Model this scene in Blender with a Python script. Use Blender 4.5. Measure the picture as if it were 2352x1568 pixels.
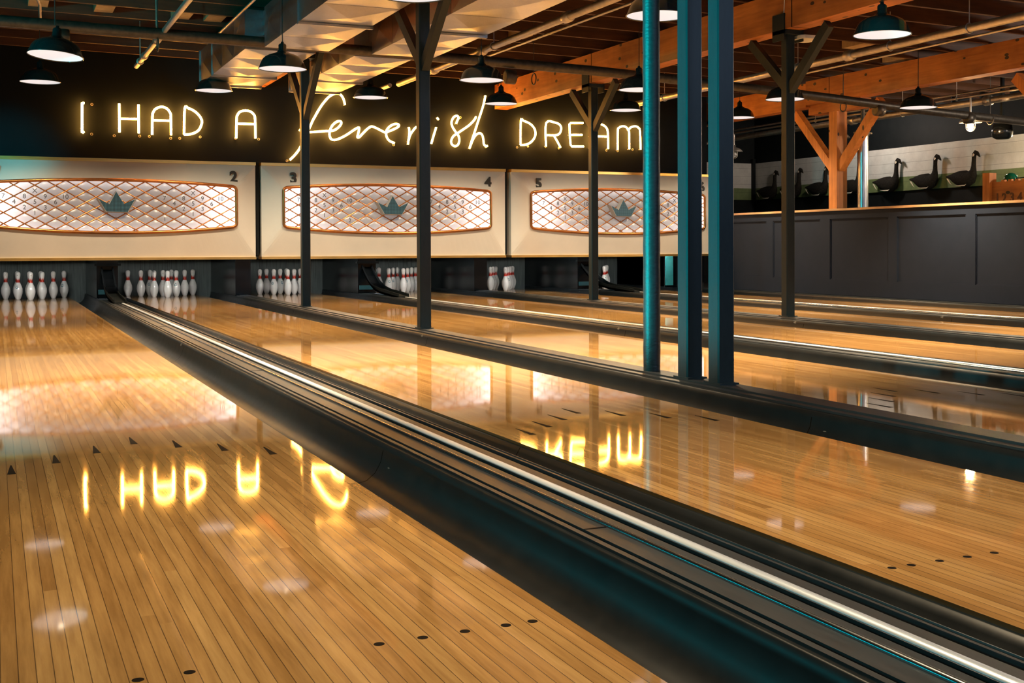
import bpy, math, random
from mathutils import Vector, Matrix
for o in list(bpy.data.objects): bpy.data.objects.remove(o)
SC = bpy.context.scene
COL = SC.collection
random.seed(7)
R = math.radians

# ------------------------------------------------------------------ camera
cam_d = bpy.data.cameras.new('camera'); cam = bpy.data.objects.new('camera', cam_d); COL.objects.link(cam)
YAW, PIT, ROL = 0.4427, -0.014, -0.0031
fw = Vector((math.sin(YAW)*math.cos(PIT), math.cos(YAW)*math.cos(PIT), math.sin(PIT)))
rt = Vector((math.cos(YAW), -math.sin(YAW), 0)); up = rt.cross(fw)
r2 = math.cos(ROL)*rt + math.sin(ROL)*up; u2 = -math.sin(ROL)*rt + math.cos(ROL)*up
cam.matrix_world = Matrix(((r2.x, u2.x, -fw.x, -0.4498), (r2.y, u2.y, -fw.y, 0.4063), (r2.z, u2.z, -fw.z, 0.704), (0, 0, 0, 1)))
cam_d.sensor_width = 36.0; cam_d.lens = 2771.15/2352*36.0
cam_d.shift_x = (1176-1299.37)/2352; cam_d.shift_y = (604.87-784)/2352
cam_d.clip_start = 0.05; cam_d.clip_end = 200
SC.camera = cam

# ------------------------------------------------------------------ world, exposure, area lights
W = bpy.data.worlds.new('world'); SC.world = W; W.use_nodes = True
W.node_tree.nodes['Background'].inputs[0].default_value = (0.55, 0.75, 1.0, 1)
W.node_tree.nodes['Background'].inputs[1].default_value = 0.02
SC.view_settings.view_transform = 'Standard'; SC.view_settings.look = 'None'
SC.view_settings.exposure = 0.32; SC.view_settings.gamma = 1.0; SC.view_settings.use_curve_mapping = False

def light(name, kind, loc, power, color, **kw):
    d = bpy.data.lights.new(name, kind); d.energy = power; d.color = color
    o = bpy.data.objects.new(name, d); COL.objects.link(o); o.location = loc
    for k, v in kw.items():
        if k == 'rot': o.rotation_euler = v
        else: setattr(d, k, v)
    return o
# cool teal spotlights standing on the left side of the hall, aimed across the lanes
def aim(a, b): return (Vector(b)-Vector(a)).to_track_quat('-Z', 'Y').to_euler()
light('teal_spot', 'SPOT', (-3.4,5.7,.75), 5200, (0.0,.66,.68), rot=aim((-3.4,5.7,.75),(2.6,5.5,1.45)), spot_size=R(27), spot_blend=.35, shadow_soft_size=.10)
light('teal_spot', 'SPOT', (-4.6,8.6,2.1), 760, (0.0,.64,.70), rot=aim((-4.6,8.6,2.1),(1.2,12.2,2.85)), spot_size=R(44), spot_blend=.4, shadow_soft_size=.10)
light('teal_spot', 'SPOT', (-3.0,11.4,2.05), 850, (0.0,.64,.70), rot=aim((-3.0,11.4,2.05),(-.45,16.19,1.78)), spot_size=R(15), spot_blend=.9, shadow_soft_size=.08)
light('teal_side_light', 'AREA', (-3.3,5.9,1.35), 44, (0.0,.64,.72), rot=(0, R(-90), 0), shape='RECTANGLE', size=.22, size_y=7.4)
light('teal_side_light', 'AREA', (-3.2,.9,1.6), 16, (0.0,.66,.70), rot=(0, R(-90), 0), shape='RECTANGLE', size=.4, size_y=1.2)
# added warm fill points that brighten the goose wall behind the half wall
light('lounge_light', 'POINT', (11.9,9.0,2.6), 230, (1.0,.86,.74), shadow_soft_size=.12)
light('lounge_light', 'POINT', (11.9,16.2,2.75), 60, (1.0,.86,.74), shadow_soft_size=.12)
light('board_light', 'POINT', (10.1,10.35,1.75), 5, (1.0,.66,.28), shadow_soft_size=.04)
light('approach_light', 'AREA', (5.6, -.4, 3.0), 120, (0.44, 0.62, 0.90), rot=(R(30), 0, 0), shape='RECTANGLE', size=3.5, size_y=1.0)  # added cool fill that tints the shadows and the near lanes

# ------------------------------------------------------------------ mesh builder
class MB:
    def __init__(s): s.v = []; s.f = []; s.sm = []
    def add(s, vs, fs, smooth=False):
        n = len(s.v); s.v += [tuple(p) for p in vs]
        s.f += [tuple(i+n for i in f) for f in fs]; s.sm += [smooth]*len(fs)
    def box(s, x0, x1, y0, y1, z0, z1):
        s.add([(x0,y0,z0),(x1,y0,z0),(x1,y1,z0),(x0,y1,z0),(x0,y0,z1),(x1,y0,z1),(x1,y1,z1),(x0,y1,z1)],
              [(3,2,1,0),(4,5,6,7),(0,1,5,4),(1,2,6,5),(2,3,7,6),(3,0,4,7)]); return s
    def bbox(s, x0, x1, y0, y1, z0, z1, c):
        # vertical-edge chamfered box (column)
        P = [(x0+c,y0),(x1-c,y0),(x1,y0+c),(x1,y1-c),(x1-c,y1),(x0+c,y1),(x0,y1-c),(x0,y0+c)]
        return s.poly(P, z0, z1)
    def poly(s, P, z0, z1):
        n = len(P)
        s.add([(x,y,z0) for x,y in P]+[(x,y,z1) for x,y in P],
              [tuple(range(n-1,-1,-1)), tuple(range(n,2*n))]+[(i,(i+1)%n,(i+1)%n+n,i+n) for i in range(n)]); return s
    def extr_y(s, P, y0, y1, smooth=False, cap=True):
        # profile of (x,z) points, closed, counter-clockwise seen from -y
        n = len(P)
        fs = [(i,(i+1)%n,(i+1)%n+n,i+n) for i in range(n)]
        s.add([(x,y0,z) for x,z in P]+[(x,y1,z) for x,z in P], fs, smooth)
        if cap: s.add([(x,y0,z) for x,z in P]+[(x,y1,z) for x,z in P], [tuple(range(n-1,-1,-1)), tuple(range(n,2*n))])
        return s
    def beam(s, a, b, w, h, upv=(0,0,1)):
        a = Vector(a); b = Vector(b); d = (b-a).normalized(); u = Vector(upv)
        if abs(d.dot(u)) > .99: u = Vector((1,0,0))
        sd = d.cross(u).normalized(); u = sd.cross(d)
        vs = []
        for p in (a, b):
            for i, j in ((-1,-1),(1,-1),(1,1),(-1,1)): vs.append(p+sd*(w/2*i)+u*(h/2*j))
        s.add(vs, [(3,2,1,0),(4,5,6,7),(0,1,5,4),(1,2,6,5),(2,3,7,6),(3,0,4,7)]); return s
    def tube(s, pts, r, n=10, closed=False, cap=True):
        pts = [Vector(p) for p in pts]; N = len(pts)
        if not hasattr(r, '__len__'): r = [r]*N
        rings = []; prev = None
        for i, p in enumerate(pts):
            if closed: d = (pts[(i+1)%N]-pts[i-1])
            else: d = (pts[min(i+1,N-1)]-pts[max(i-1,0)])
            d.normalize()
            if prev is None:
                u = Vector((0,0,1)) if abs(d.z) < .9 else Vector((1,0,0))
                u = (u-d*u.dot(d)).normalized()
            else:
                u = (prev-d*prev.dot(d))
                if u.length < 1e-6: u = Vector((1,0,0))
                u.normalize()
            prev = u; w = d.cross(u)
            rings.append([p+(u*math.cos(2*math.pi*k/n)+w*math.sin(2*math.pi*k/n))*r[i] for k in range(n)])
        vs = [v for g in rings for v in g]; fs = []
        for i in range(N if closed else N-1):
            a = i*n; b = ((i+1)%N)*n
            for k in range(n): fs.append((a+k, a+(k+1)%n, b+(k+1)%n, b+k))
        s.add(vs, fs, True)
        if cap and not closed:
            s.add(rings[0], [tuple(range(n-1,-1,-1))]); s.add(rings[-1], [tuple(range(n))])
        return s
    def lathe(s, prof, c=(0,0,0), n=32, smooth=True):
        cx, cy, cz = c; vs = []; fs = []
        for r, z in prof:
            for k in range(n):
                a = 2*math.pi*k/n; vs.append((cx+r*math.cos(a), cy+r*math.sin(a), cz+z))
        for i in range(len(prof)-1):
            for k in range(n): fs.append((i*n+k, i*n+(k+1)%n, (i+1)*n+(k+1)%n, (i+1)*n+k))
        s.add(vs, fs, smooth); return s
    def ball(s, c, r, n=12, m=8, sc=(1,1,1)):
        vs = []; fs = []
        for i in range(m+1):
            t = math.pi*i/m
            for k in range(n):
                a = 2*math.pi*k/n
                vs.append((c[0]+r*sc[0]*math.sin(t)*math.cos(a), c[1]+r*sc[1]*math.sin(t)*math.sin(a), c[2]-r*sc[2]*math.cos(t)))
        for i in range(m):
            for k in range(n): fs.append((i*n+k, i*n+(k+1)%n, (i+1)*n+(k+1)%n, (i+1)*n+k))
        s.add(vs, fs, True); return s

def obj(name, mb, mat, parent=None, origin=None):
    """Link a builder as one mesh object; vertices are given in world space."""
    if origin is None: origin = parent['_o'] if parent is not None else (0,0,0)
    ox, oy, oz = origin
    me = bpy.data.meshes.new(name)
    me.from_pydata([(x-ox,y-oy,z-oz) for x,y,z in mb.v], [], mb.f)
    me.polygons.foreach_set('use_smooth', mb.sm)
    me.materials.append(mat); me.update()
    o = bpy.data.objects.new(name, me); COL.objects.link(o)
    if parent is not None:
        o.parent = parent
        po = parent['_o']; o.location = (ox-po[0], oy-po[1], oz-po[2])
    else: o.location = origin
    o['_o'] = tuple(origin)
    return o
def tag(o, label, cat, group=None):
    o['label'] = label; o['category'] = cat
    if group: o['group'] = group
    return o
def thing(name, label, cat, loc, group=None):
    o = bpy.data.objects.new(name, None); COL.objects.link(o); o.location = loc; o['_o'] = tuple(loc)
    o.empty_display_size = .1
    return tag(o, label, cat, group)
def struct(name, mb, mat, parent=None):
    o = obj(name, mb, mat, parent, None if parent else (0,0,0))
    if parent is None: o['kind'] = 'structure'
    return o
def text_mb(body, size, depth, bold=0.0):
    """3-D lettering as builder geometry in the x-z plane, facing -y, centred on the origin."""
    cu = bpy.data.curves.new('t', 'FONT'); cu.body = body; cu.size = size; cu.extrude = depth/2; cu.offset = bold
    cu.align_x = 'CENTER'; cu.align_y = 'CENTER'; cu.resolution_u = 4
    o = bpy.data.objects.new('t', cu); COL.objects.link(o)
    dg = bpy.context.evaluated_depsgraph_get(); me = bpy.data.meshes.new_from_object(o.evaluated_get(dg))
    vs = [v.co.copy() for v in me.vertices]; fs = [tuple(p.vertices) for p in me.polygons]
    bpy.data.objects.remove(o); bpy.data.curves.remove(cu); bpy.data.meshes.remove(me)
    x0 = min(v.x for v in vs); x1 = max(v.x for v in vs); y0 = min(v.y for v in vs); y1 = max(v.y for v in vs)
    m = MB(); m.add([(v.x-(x0+x1)/2, -v.z, v.y-(y0+y1)/2) for v in vs], fs); return m
def moved(m, d, rotz=0):
    c, s = math.cos(rotz), math.sin(rotz); q = MB(); q.f = list(m.f); q.sm = list(m.sm)
    q.v = [(x*c-y*s+d[0], x*s+y*c+d[1], z+d[2]) for x,y,z in m.v]; return q
def merge(ms):
    q = MB()
    for m in ms:
        n = len(q.v); q.v += m.v; q.f += [tuple(i+n for i in f) for f in m.f]; q.sm += m.sm
    return q

# ------------------------------------------------------------------ materials
def mat(name, col=(.5,.5,.5), rough=.5, metal=0.0, emit=None, es=0.0, spec=.5, coat=0.0):
    m = bpy.data.materials.new(name); m.use_nodes = True
    b = m.node_tree.nodes['Principled BSDF']
    b.inputs['Base Color'].default_value = (*col, 1); b.inputs['Roughness'].default_value = rough
    b.inputs['Metallic'].default_value = metal; b.inputs['Specular IOR Level'].default_value = spec
    b.inputs['Coat Weight'].default_value = coat
    if emit: b.inputs['Emission Color'].default_value = (*emit, 1); b.inputs['Emission Strength'].default_value = es
    return m
class NT:
    def __init__(s, m): s.t = m.node_tree; s.b = s.t.nodes['Principled BSDF']
    def n(s, kind, **kw):
        x = s.t.nodes.new(kind)
        for k, v in kw.items(): setattr(x, k, v)
        return x
    def l(s, a, b): s.t.links.new(a, b)
    def math(s, op, a, b=None):
        x = s.n('ShaderNodeMath', operation=op)
        for i, v in enumerate((a, b)):
            if v is None: continue
            if isinstance(v, (int, float)): x.inputs[i].default_value = v
            else: s.l(v, x.inputs[i])
        return x.outputs[0]
    def coords(s, scale=(1,1,1), kind='Object'):
        tc = s.n('ShaderNodeTexCoord'); mp = s.n('ShaderNodeMapping'); mp.inputs['Scale'].default_value = scale
        s.l(tc.outputs[kind], mp.inputs['Vector']); return mp.outputs['Vector']
    def noise(s, vec, scale=5, detail=4, rough=.55):
        x = s.n('ShaderNodeTexNoise'); x.inputs['Scale'].default_value = scale; x.inputs['Detail'].default_value = detail
        x.inputs['Roughness'].default_value = rough
        if vec is not None: s.l(vec, x.inputs['Vector'])
        return x.outputs['Fac']
    def ramp(s, fac, stops):
        x = s.n('ShaderNodeValToRGB'); e = x.color_ramp.elements
        while len(e) < len(stops): e.new(.5)
        for q, (p, c) in zip(e, stops): q.position = p; q.color = (*c, 1)
        s.l(fac, x.inputs[0]); return x.outputs[0]
    def mix(s, fac, a, b, kind='MIX'):
        x = s.n('ShaderNodeMix', data_type='RGBA', blend_type=kind)
        for i, v in ((0, fac), (6, a), (7, b)):
            if isinstance(v, (int, float)): x.inputs[i].default_value = v
            elif isinstance(v, tuple): x.inputs[i].default_value = (*v, 1)
            else: s.l(v, x.inputs[i])
        return x.outputs[2]
    def bump(s, h, strength=.2, dist=.01):
        x = s.n('ShaderNodeBump'); x.inputs['Strength'].default_value = strength; x.inputs['Distance'].default_value = dist
        s.l(h, x.inputs['Height']); s.l(x.outputs[0], s.b.inputs['Normal'])
    def rng(s, fac, a, b, key):
        x = s.n('ShaderNodeMapRange'); x.inputs[3].default_value = a; x.inputs[4].default_value = b
        s.l(fac, x.inputs[0]); s.l(x.outputs[0], s.b.inputs[key])

def lane_wood():
    m = mat('lane_wood', rough=.08); t = NT(m)
    tc = t.n('ShaderNodeTexCoord'); sp = t.n('ShaderNodeSeparateXYZ'); t.l(tc.outputs['Object'], sp.inputs[0])
    u = t.math('DIVIDE', t.math('ADD', sp.outputs[0], 2.716515), .02703)
    bd = t.math('FLOOR', u); fr = t.math('FRACT', u)
    wn = t.n('ShaderNodeTexWhiteNoise', noise_dimensions='1D'); t.l(bd, wn.inputs['W'])
    seg = t.math('FLOOR', t.math('ADD', t.math('DIVIDE', sp.outputs[1], 3.2), t.math('MULTIPLY', wn.outputs['Value'], 9.0)))
    cb = t.n('ShaderNodeCombineXYZ'); t.l(bd, cb.inputs[0]); t.l(seg, cb.inputs[1])
    w2 = t.n('ShaderNodeTexWhiteNoise', noise_dimensions='2D'); t.l(cb.outputs[0], w2.inputs['Vector'])
    base = t.ramp(w2.outputs['Value'], [(0,(.30,.160,.052)),(.3,(.345,.190,.065)),(.7,(.39,.222,.079)),(1,(.43,.258,.098))])
    va = t.n('ShaderNodeVectorMath', operation='ADD'); vm = t.n('ShaderNodeVectorMath', operation='MULTIPLY')
    t.l(tc.outputs['Object'], vm.inputs[0]); vm.inputs[1].default_value = (34, 2.2, 1)
    t.l(vm.outputs[0], va.inputs[0]); t.l(cb.outputs[0], va.inputs[1])
    gr = t.noise(va.outputs[0], 1.6, 5, .6)
    g = t.ramp(gr, [(.3,(.72,.66,.6)),(.7,(1.12,1.1,1.08))])
    c = t.mix(1.0, base, g, 'MULTIPLY')
    e = t.math('MINIMUM', fr, t.math('SUBTRACT', 1.0, fr))
    seam = t.math('LESS_THAN', e, .03)
    c = t.mix(t.math('MULTIPLY', seam, .75), c, (.035,.014,.006))
    t.l(c, t.b.inputs['Base Color'])
    rn = t.noise(t.coords((6,.8,1)), 3, 3)
    t.rng(rn, .02, .06, 'Roughness')
    return m
def timber(name, a, b, axis=1, rough=.6, knots=True):
    m = mat(name, rough=rough); t = NT(m)
    s = [14,14,14]; s[axis] = 1.0
    n1 = t.noise(t.coords(tuple(s)), 2.0, 6, .65)
    c = t.ramp(n1, [(.3,a),(.7,b)])
    n2 = t.noise(t.coords((1.3,1.3,1.3)), 1.5, 3)
    c = t.mix(1.0, c, t.ramp(n2, [(.3,(.62,.56,.5)),(.65,(1.1,1.1,1.1))]), 'MULTIPLY')
    if knots:
        v = t.n('ShaderNodeTexVoronoi'); v.inputs['Scale'].default_value = 1.0
        k = [7,7,7]; k[axis] = 4.0
        t.l(t.coords(tuple(k)), v.inputs['Vector'])
        c = t.mix(t.math('LESS_THAN', v.outputs['Distance'], .14), c, (.03,.012,.006))
    t.l(c, t.b.inputs['Base Color']); t.bump(n1, .3, .01); return m
def noisy(name, a, b, scale=6, rough=.5, metal=0.0, stretch=(1,1,1), bump=.0, r2=None, spec=.5):
    m = mat(name, rough=rough, metal=metal, spec=spec); t = NT(m)
    n1 = t.noise(t.coords(stretch), scale, 6, .6)
    t.l(t.ramp(n1, [(.3,a),(.7,b)]), t.b.inputs['Base Color'])
    if bump: t.bump(n1, bump, .01)
    if r2: t.rng(n1, rough, r2, 'Roughness')
    return m
M = {}
M['lane'] = lane_wood()
M['mark'] = mat('lane_marker', (.008,.006,.005), .6, spec=.02)
def gutter_mat():
    m = mat('gutter_plastic', rough=.36, spec=.3); t = NT(m)
    v = t.coords((1,1,1)); n1 = t.noise(v, 9, 6, .7)
    c = t.ramp(n1, [(.3,(.004,.006,.0075)),(.7,(.008,.0105,.0125))])
    # scuffs: short pale scratches along and across the trough
    s1 = t.noise(t.coords((16,2.6,10)), 2.4, 3, .5)
    n3 = t.noise(t.coords((3,.9,3)), 1.4, 2)
    sc = t.math('MULTIPLY', t.math('GREATER_THAN', s1, .735), t.math('GREATER_THAN', n3, .5))
    c = t.mix(t.math('MULTIPLY', sc, .5), c, (.28,.27,.24))
    t.l(c, t.b.inputs['Base Color']); t.rng(n1, .30, .46, 'Roughness'); return m
M['gutter'] = gutter_mat()
M['cap'] = noisy('capping_plastic', (.008,.011,.014), (.015,.019,.024), 14, .36, 0, (8,.6,8), 0, .5)
M['alu'] = noisy('worn_aluminium', (.30,.32,.34), (.45,.47,.49), 10, .16, 1.0, (10,.4,10), 0, .26)
M['railtop'] = noisy('pale_rail', (.46,.50,.56), (.58,.62,.68), 10, .3, .35, (10,.4,10), 0, .42)
M['black'] = noisy('black_paint', (.004,.006,.007), (.007,.009,.010), 8, .6, spec=.15)
M['gloss'] = noisy('black_gloss', (.003,.0045,.0055), (.006,.0075,.0085), 5, .14, 0, (1,1,1), 0, .25)
M['column'] = noisy('column_paint', (.010,.019,.023), (.013,.024,.029), 18, .42, 0, (3,3,.8), .05, spec=.3)
M['bulkhead'] = noisy('bulkhead_paint', (.0085,.0115,.0150), (.0105,.014,.018), 3, .8, spec=.08)
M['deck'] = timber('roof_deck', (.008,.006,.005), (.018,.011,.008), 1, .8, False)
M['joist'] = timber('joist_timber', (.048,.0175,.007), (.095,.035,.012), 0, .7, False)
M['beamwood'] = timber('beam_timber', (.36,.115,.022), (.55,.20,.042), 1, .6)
M['postwood'] = timber('post_timber', (.42,.135,.024), (.64,.235,.045), 2, .6)
M['block'] = timber('pale_timber', (.36,.25,.13), (.5,.36,.2), 2, .7, False)
def galv():
    m = mat('galvanised_sheet', metal=1.0, rough=.3); t = NT(m)
    v = t.n('ShaderNodeTexVoronoi'); v.inputs['Scale'].default_value = 60; t.l(t.coords(), v.inputs['Vector'])
    n1 = t.noise(t.coords((1.2,1.2,1.2)), 2.5, 3)
    c = t.mix(.5, t.ramp(v.outputs['Distance'], [(0,(.42,.43,.46)),(1,(.56,.57,.60))]), t.ramp(n1, [(.3,(.42,.42,.45)),(.7,(.64,.64,.67))]))
    t.l(c, t.b.inputs['Base Color']); t.rng(n1, .28, .42, 'Roughness'); t.bump(n1, .03, .03); return m
M['galv'] = galv()
M['pipe'] = noisy('iron_pipe', (.05,.042,.034), (.10,.085,.065), 20, .42, .6, (1,1,1), .05)
M['conduit'] = noisy('conduit_steel', (.5,.45,.38), (.68,.62,.54), 15, .38, .85)
M['wrap'] = noisy('pipe_wrap', (.008,.018,.021), (.017,.033,.038), 30, .45, 0, (1,1,3), .35)
M['enamel'] = mat('lamp_enamel', (.010,.020,.021), .16, coat=.4)
M['shadein'] = mat('lamp_reflector', (.35,.35,.35), .5, emit=(.93,.87,.89), es=.55)  # white inside is emitted by the surface, standing in for bulb light
M['bulb'] = mat('lamp_bulb', (1,1,1), .3, emit=(1,.8,.55), es=6)
M['cord'] = mat('lamp_cord', (.012,.012,.012), .6)
M['cream'] = noisy('mask_paint', (.52,.50,.475), (.57,.545,.515), 2.5, .4)
M['brass'] = noisy('brass_trim', (.72,.45,.13), (.85,.56,.19), 9, .28, 1.0, (.5,4,4), 0, .4)
M['copper'] = noisy('copper_trim', (.36,.145,.048), (.52,.22,.075), 9, .32, 1.0)
def lens_mat():
    m = mat('quilted_lens', (.16,.155,.165), .32); t = NT(m)
    tc = t.n('ShaderNodeTexCoord'); sp = t.n('ShaderNodeSeparateXYZ'); t.l(tc.outputs['Object'], sp.inputs[0])
    # the tubes behind the lens sit along its two ends and its upper and lower edge
    ax = t.math('ABSOLUTE', sp.outputs[0])
    e1 = t.math('POWER', t.math('MINIMUM', t.math('DIVIDE', ax, 1.44), 1.0), 5.0)
    az = t.math('ABSOLUTE', t.math('SUBTRACT', sp.outputs[2], 0.0))
    e2 = t.math('POWER', t.math('MINIMUM', t.math('DIVIDE', az, .325), 1.0), 4.0)
    n1 = t.noise(t.coords((2,1,4)), 2.2, 2)
    s = t.math('ADD', t.math('ADD', t.math('MULTIPLY', e1, 2.2), t.math('MULTIPLY', e2, .6)), t.math('MULTIPLY', n1, .12))
    s = t.math('ADD', s, .075)
    t.l(s, t.b.inputs['Emission Strength'])
    t.b.inputs['Emission Color'].default_value = (1.0,.86,.84,1); return m
M['lens'] = lens_mat()
M['ink'] = mat('numeral_ink', (.05,.045,.045), .6)
M['digit'] = mat('number_black', (.014,.013,.012), .5)
def crown_mat():
    m = mat('crown_mesh', (.03,.06,.07), .4, .3); t = NT(m)
    w = t.n('ShaderNodeTexVoronoi'); w.inputs['Scale'].default_value = 1; w.inputs['Randomness'].default_value = .0
    t.l(t.coords((62,1,62)), w.inputs['Vector'])
    t.l(t.ramp(w.outputs['Distance'], [(.25,(.06,.16,.23)),(.5,(.010,.030,.048))]), t.b.inputs['Base Color']); return m
M['crown'] = crown_mat()
M['crownside'] = mat('crown_edge', (.42,.40,.39), .4)
M['neon'] = mat('neon_tube', (1,1,1), .3, emit=(1,.42,.065), es=62)
M['ring'] = mat('glass_ring', (.35,.32,.28), .3)
M['pin'] = mat('pin_white', (.78,.77,.74), .18, coat=.3)
M['stripe'] = mat('pin_red', (.52,.035,.018), .25)
M['logo'] = mat('pin_teal', (.012,.16,.2), .3)
M['smudge'] = mat('pin_grey', (.25,.27,.27), .4)
M['curtain'] = noisy('pit_curtain', (.055,.075,.075), (.13,.16,.155), 4, .7, 0, (14,1,.7))
M['strip'] = mat('strip_light', (1,1,1), .4, emit=(1,.96,.9), es=95)
M['cup'] = mat('pin_cup', (.75,.75,.72), .4)
M['teal'] = noisy('teal_panel', (.01,.07,.09), (.03,.12,.14), 6, .45)
M['tealplate'] = noisy('teal_plate', (.02,.24,.25), (.06,.36,.36), 9, .45)  # colour holds the teal light falling on the pit side
M['charcoal'] = noisy('charcoal_paint', (.011,.017,.031), (.014,.020,.036), 5, .7, spec=.12)
M['capwood'] = timber('cap_timber', (.42,.25,.12), (.58,.36,.19), 1, .45, False)
def boards(name, z_split):
    m = mat(name, rough=.65); t = NT(m)
    tc = t.n('ShaderNodeTexCoord'); sp = t.n('ShaderNodeSeparateXYZ'); t.l(tc.outputs['Object'], sp.inputs[0])
    z = sp.outputs[2]
    n1 = t.noise(t.coords((1,1,1)), 5, 6, .7)
    wh = t.ramp(n1, [(.3,(.43,.43,.41)),(.7,(.55,.55,.52))]); gn = t.ramp(n1, [(.3,(.085,.125,.045)),(.7,(.15,.2,.08))])
    dk = (.014,.015,.016)
    c = t.mix(t.math('GREATER_THAN', z, z_split), gn, wh)
    fr = t.math('FRACT', t.math('DIVIDE', t.math('ADD', z, 10-z_split), .155))
    c = t.mix(t.math('MULTIPLY', t.math('LESS_THAN', fr, .03), .6), c, (.03,.03,.03))
    t.l(c, t.b.inputs['Base Color']); return m
M['boards'] = boards('painted_boards', 1.825)
M['goose'] = noisy('goose_dark', (.006,.0055,.005), (.020,.017,.013), 40, .8, 0, (1,1,1), .3, spec=.1)
M['goosepale'] = mat('goose_pale', (.62,.55,.43), .5)
M['floor'] = noisy('dark_floor', (.012,.012,.013), (.022,.021,.021), 2, .6)
M['white'] = mat('white_plastic', (.72,.70,.66), .4)
M['silver'] = noisy('silver_duct', (.35,.36,.38), (.72,.73,.75), 3, .33, .9, (6,6,1.2), .1)
M['cagebulb'] = mat('cage_bulb', (1,1,1), .3, emit=(1,.6,.25), es=26)
M['greenglass'] = mat('green_glass', (.004,.09,.045), .08)
M['stencil'] = mat('stencil_brown', (.09,.025,.01), .6)

NEON={'I':[[(0.572,2.48),(0.551,2.481),(0.546,2.46),(0.543,2.144),(0.551,2.126),(0.566,2.135)]],'H':[[(0.975,2.494),(0.975,2.139)],[(1.201,2.494),(1.202,2.136)],[(0.976,2.307),(1.201,2.313)]],'A1':[[(1.361,2.123),(1.366,2.354),(1.376,2.405),(1.408,2.451),(1.478,2.479),(1.542,2.457),(1.579,2.408),(1.587,2.364),(1.589,2.126)],[(1.366,2.304),(1.587,2.308)]],'D1':[[(1.747,2.14),(1.758,2.473),(1.803,2.475),(1.873,2.444),(1.933,2.39),(1.966,2.329),(1.962,2.278),(1.932,2.209),(1.877,2.167),(1.811,2.145),(1.747,2.14)]],'A2':[[(2.395,2.118),(2.402,2.365),(2.414,2.417),(2.445,2.458),(2.507,2.478),(2.575,2.47),(2.621,2.432),(2.637,2.375),(2.641,2.124)],[(2.402,2.305),(2.637,2.308)]],'f':[[(3.829,2.615),(3.812,2.685),(3.779,2.74),(3.731,2.764),(3.67,2.748),(3.609,2.708),(3.541,2.631),(3.493,2.563),(3.456,2.501),(3.426,2.447),(3.392,2.386),(3.365,2.325),(3.311,2.21),(3.257,2.096),(3.217,2.012),(3.157,1.928),(3.087,1.857)]],'eve':[[(3.212,2.256),(3.284,2.233),(3.364,2.232),(3.471,2.243),(3.579,2.254),(3.667,2.264),(3.728,2.3),(3.77,2.348),(3.777,2.382),(3.749,2.394),(3.708,2.379),(3.661,2.337),(3.627,2.276),(3.616,2.208),(3.633,2.156),(3.673,2.14),(3.741,2.156),(3.844,2.21),(3.947,2.281),(4.009,2.317),(4.023,2.304),(4.009,2.236),(3.998,2.189),(4.023,2.19),(4.071,2.239),(4.134,2.302),(4.19,2.338),(4.246,2.327),(4.329,2.289),(4.386,2.267),(4.44,2.285),(4.528,2.324),(4.58,2.362),(4.565,2.386),(4.514,2.384),(4.455,2.353),(4.407,2.298),(4.399,2.235),(4.421,2.179),(4.461,2.145),(4.516,2.126)]],'r':[[(4.72,2.35),(4.729,2.297),(4.724,2.225),(4.712,2.146),(4.708,2.114)],[(4.712,2.154),(4.742,2.247),(4.787,2.313),(4.825,2.354),(4.877,2.37)]],'i':[[(5.118,2.365),(5.088,2.274),(5.053,2.162),(5.045,2.136)],[(5.13,2.499),(5.153,2.471)]],'s':[[(5.413,2.428),(5.432,2.475),(5.448,2.512),(5.425,2.537),(5.378,2.517),(5.344,2.45),(5.355,2.385),(5.401,2.315),(5.446,2.259),(5.458,2.194),(5.438,2.135),(5.392,2.112),(5.346,2.139),(5.339,2.19),(5.369,2.249),(5.431,2.294),(5.524,2.356),(5.61,2.417),(5.68,2.486),(5.712,2.538)]],'h':[[(5.854,2.841),(5.814,2.682),(5.751,2.503),(5.687,2.318),(5.64,2.185),(5.608,2.086)],[(5.616,2.105),(5.663,2.215),(5.71,2.283),(5.765,2.307),(5.804,2.279),(5.82,2.214),(5.827,2.155),(5.859,2.127),(5.882,2.135)]],'D2':[[(6.39,2.163),(6.397,2.513),(6.439,2.51),(6.535,2.475),(6.602,2.416),(6.626,2.347),(6.611,2.276),(6.553,2.208),(6.476,2.17),(6.39,2.163)]],'R':[[(6.792,2.154),(6.796,2.494),(6.952,2.501),(7.02,2.468),(7.035,2.415),(7.01,2.352),(6.951,2.323),(6.805,2.318)],[(6.912,2.322),(6.971,2.235),(7.024,2.144)]],'E':[[(7.392,2.517),(7.188,2.509),(7.168,2.492),(7.173,2.34),(7.187,2.189),(7.207,2.168),(7.401,2.174)],[(7.173,2.336),(7.377,2.343)]],'A3':[[(7.502,2.155),(7.507,2.371),(7.533,2.453),(7.588,2.495),(7.654,2.511),(7.72,2.501),(7.776,2.462),(7.801,2.382),(7.805,2.151)],[(7.507,2.33),(7.801,2.332)]],'M':[[(7.964,2.142),(7.967,2.424),(7.986,2.47),(8.048,2.496),(8.11,2.484),(8.146,2.44),(8.159,2.395),(8.161,2.158)],[(8.151,2.45),(8.193,2.488),(8.266,2.504),(8.318,2.483),(8.344,2.429),(8.354,2.159)]]}
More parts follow.
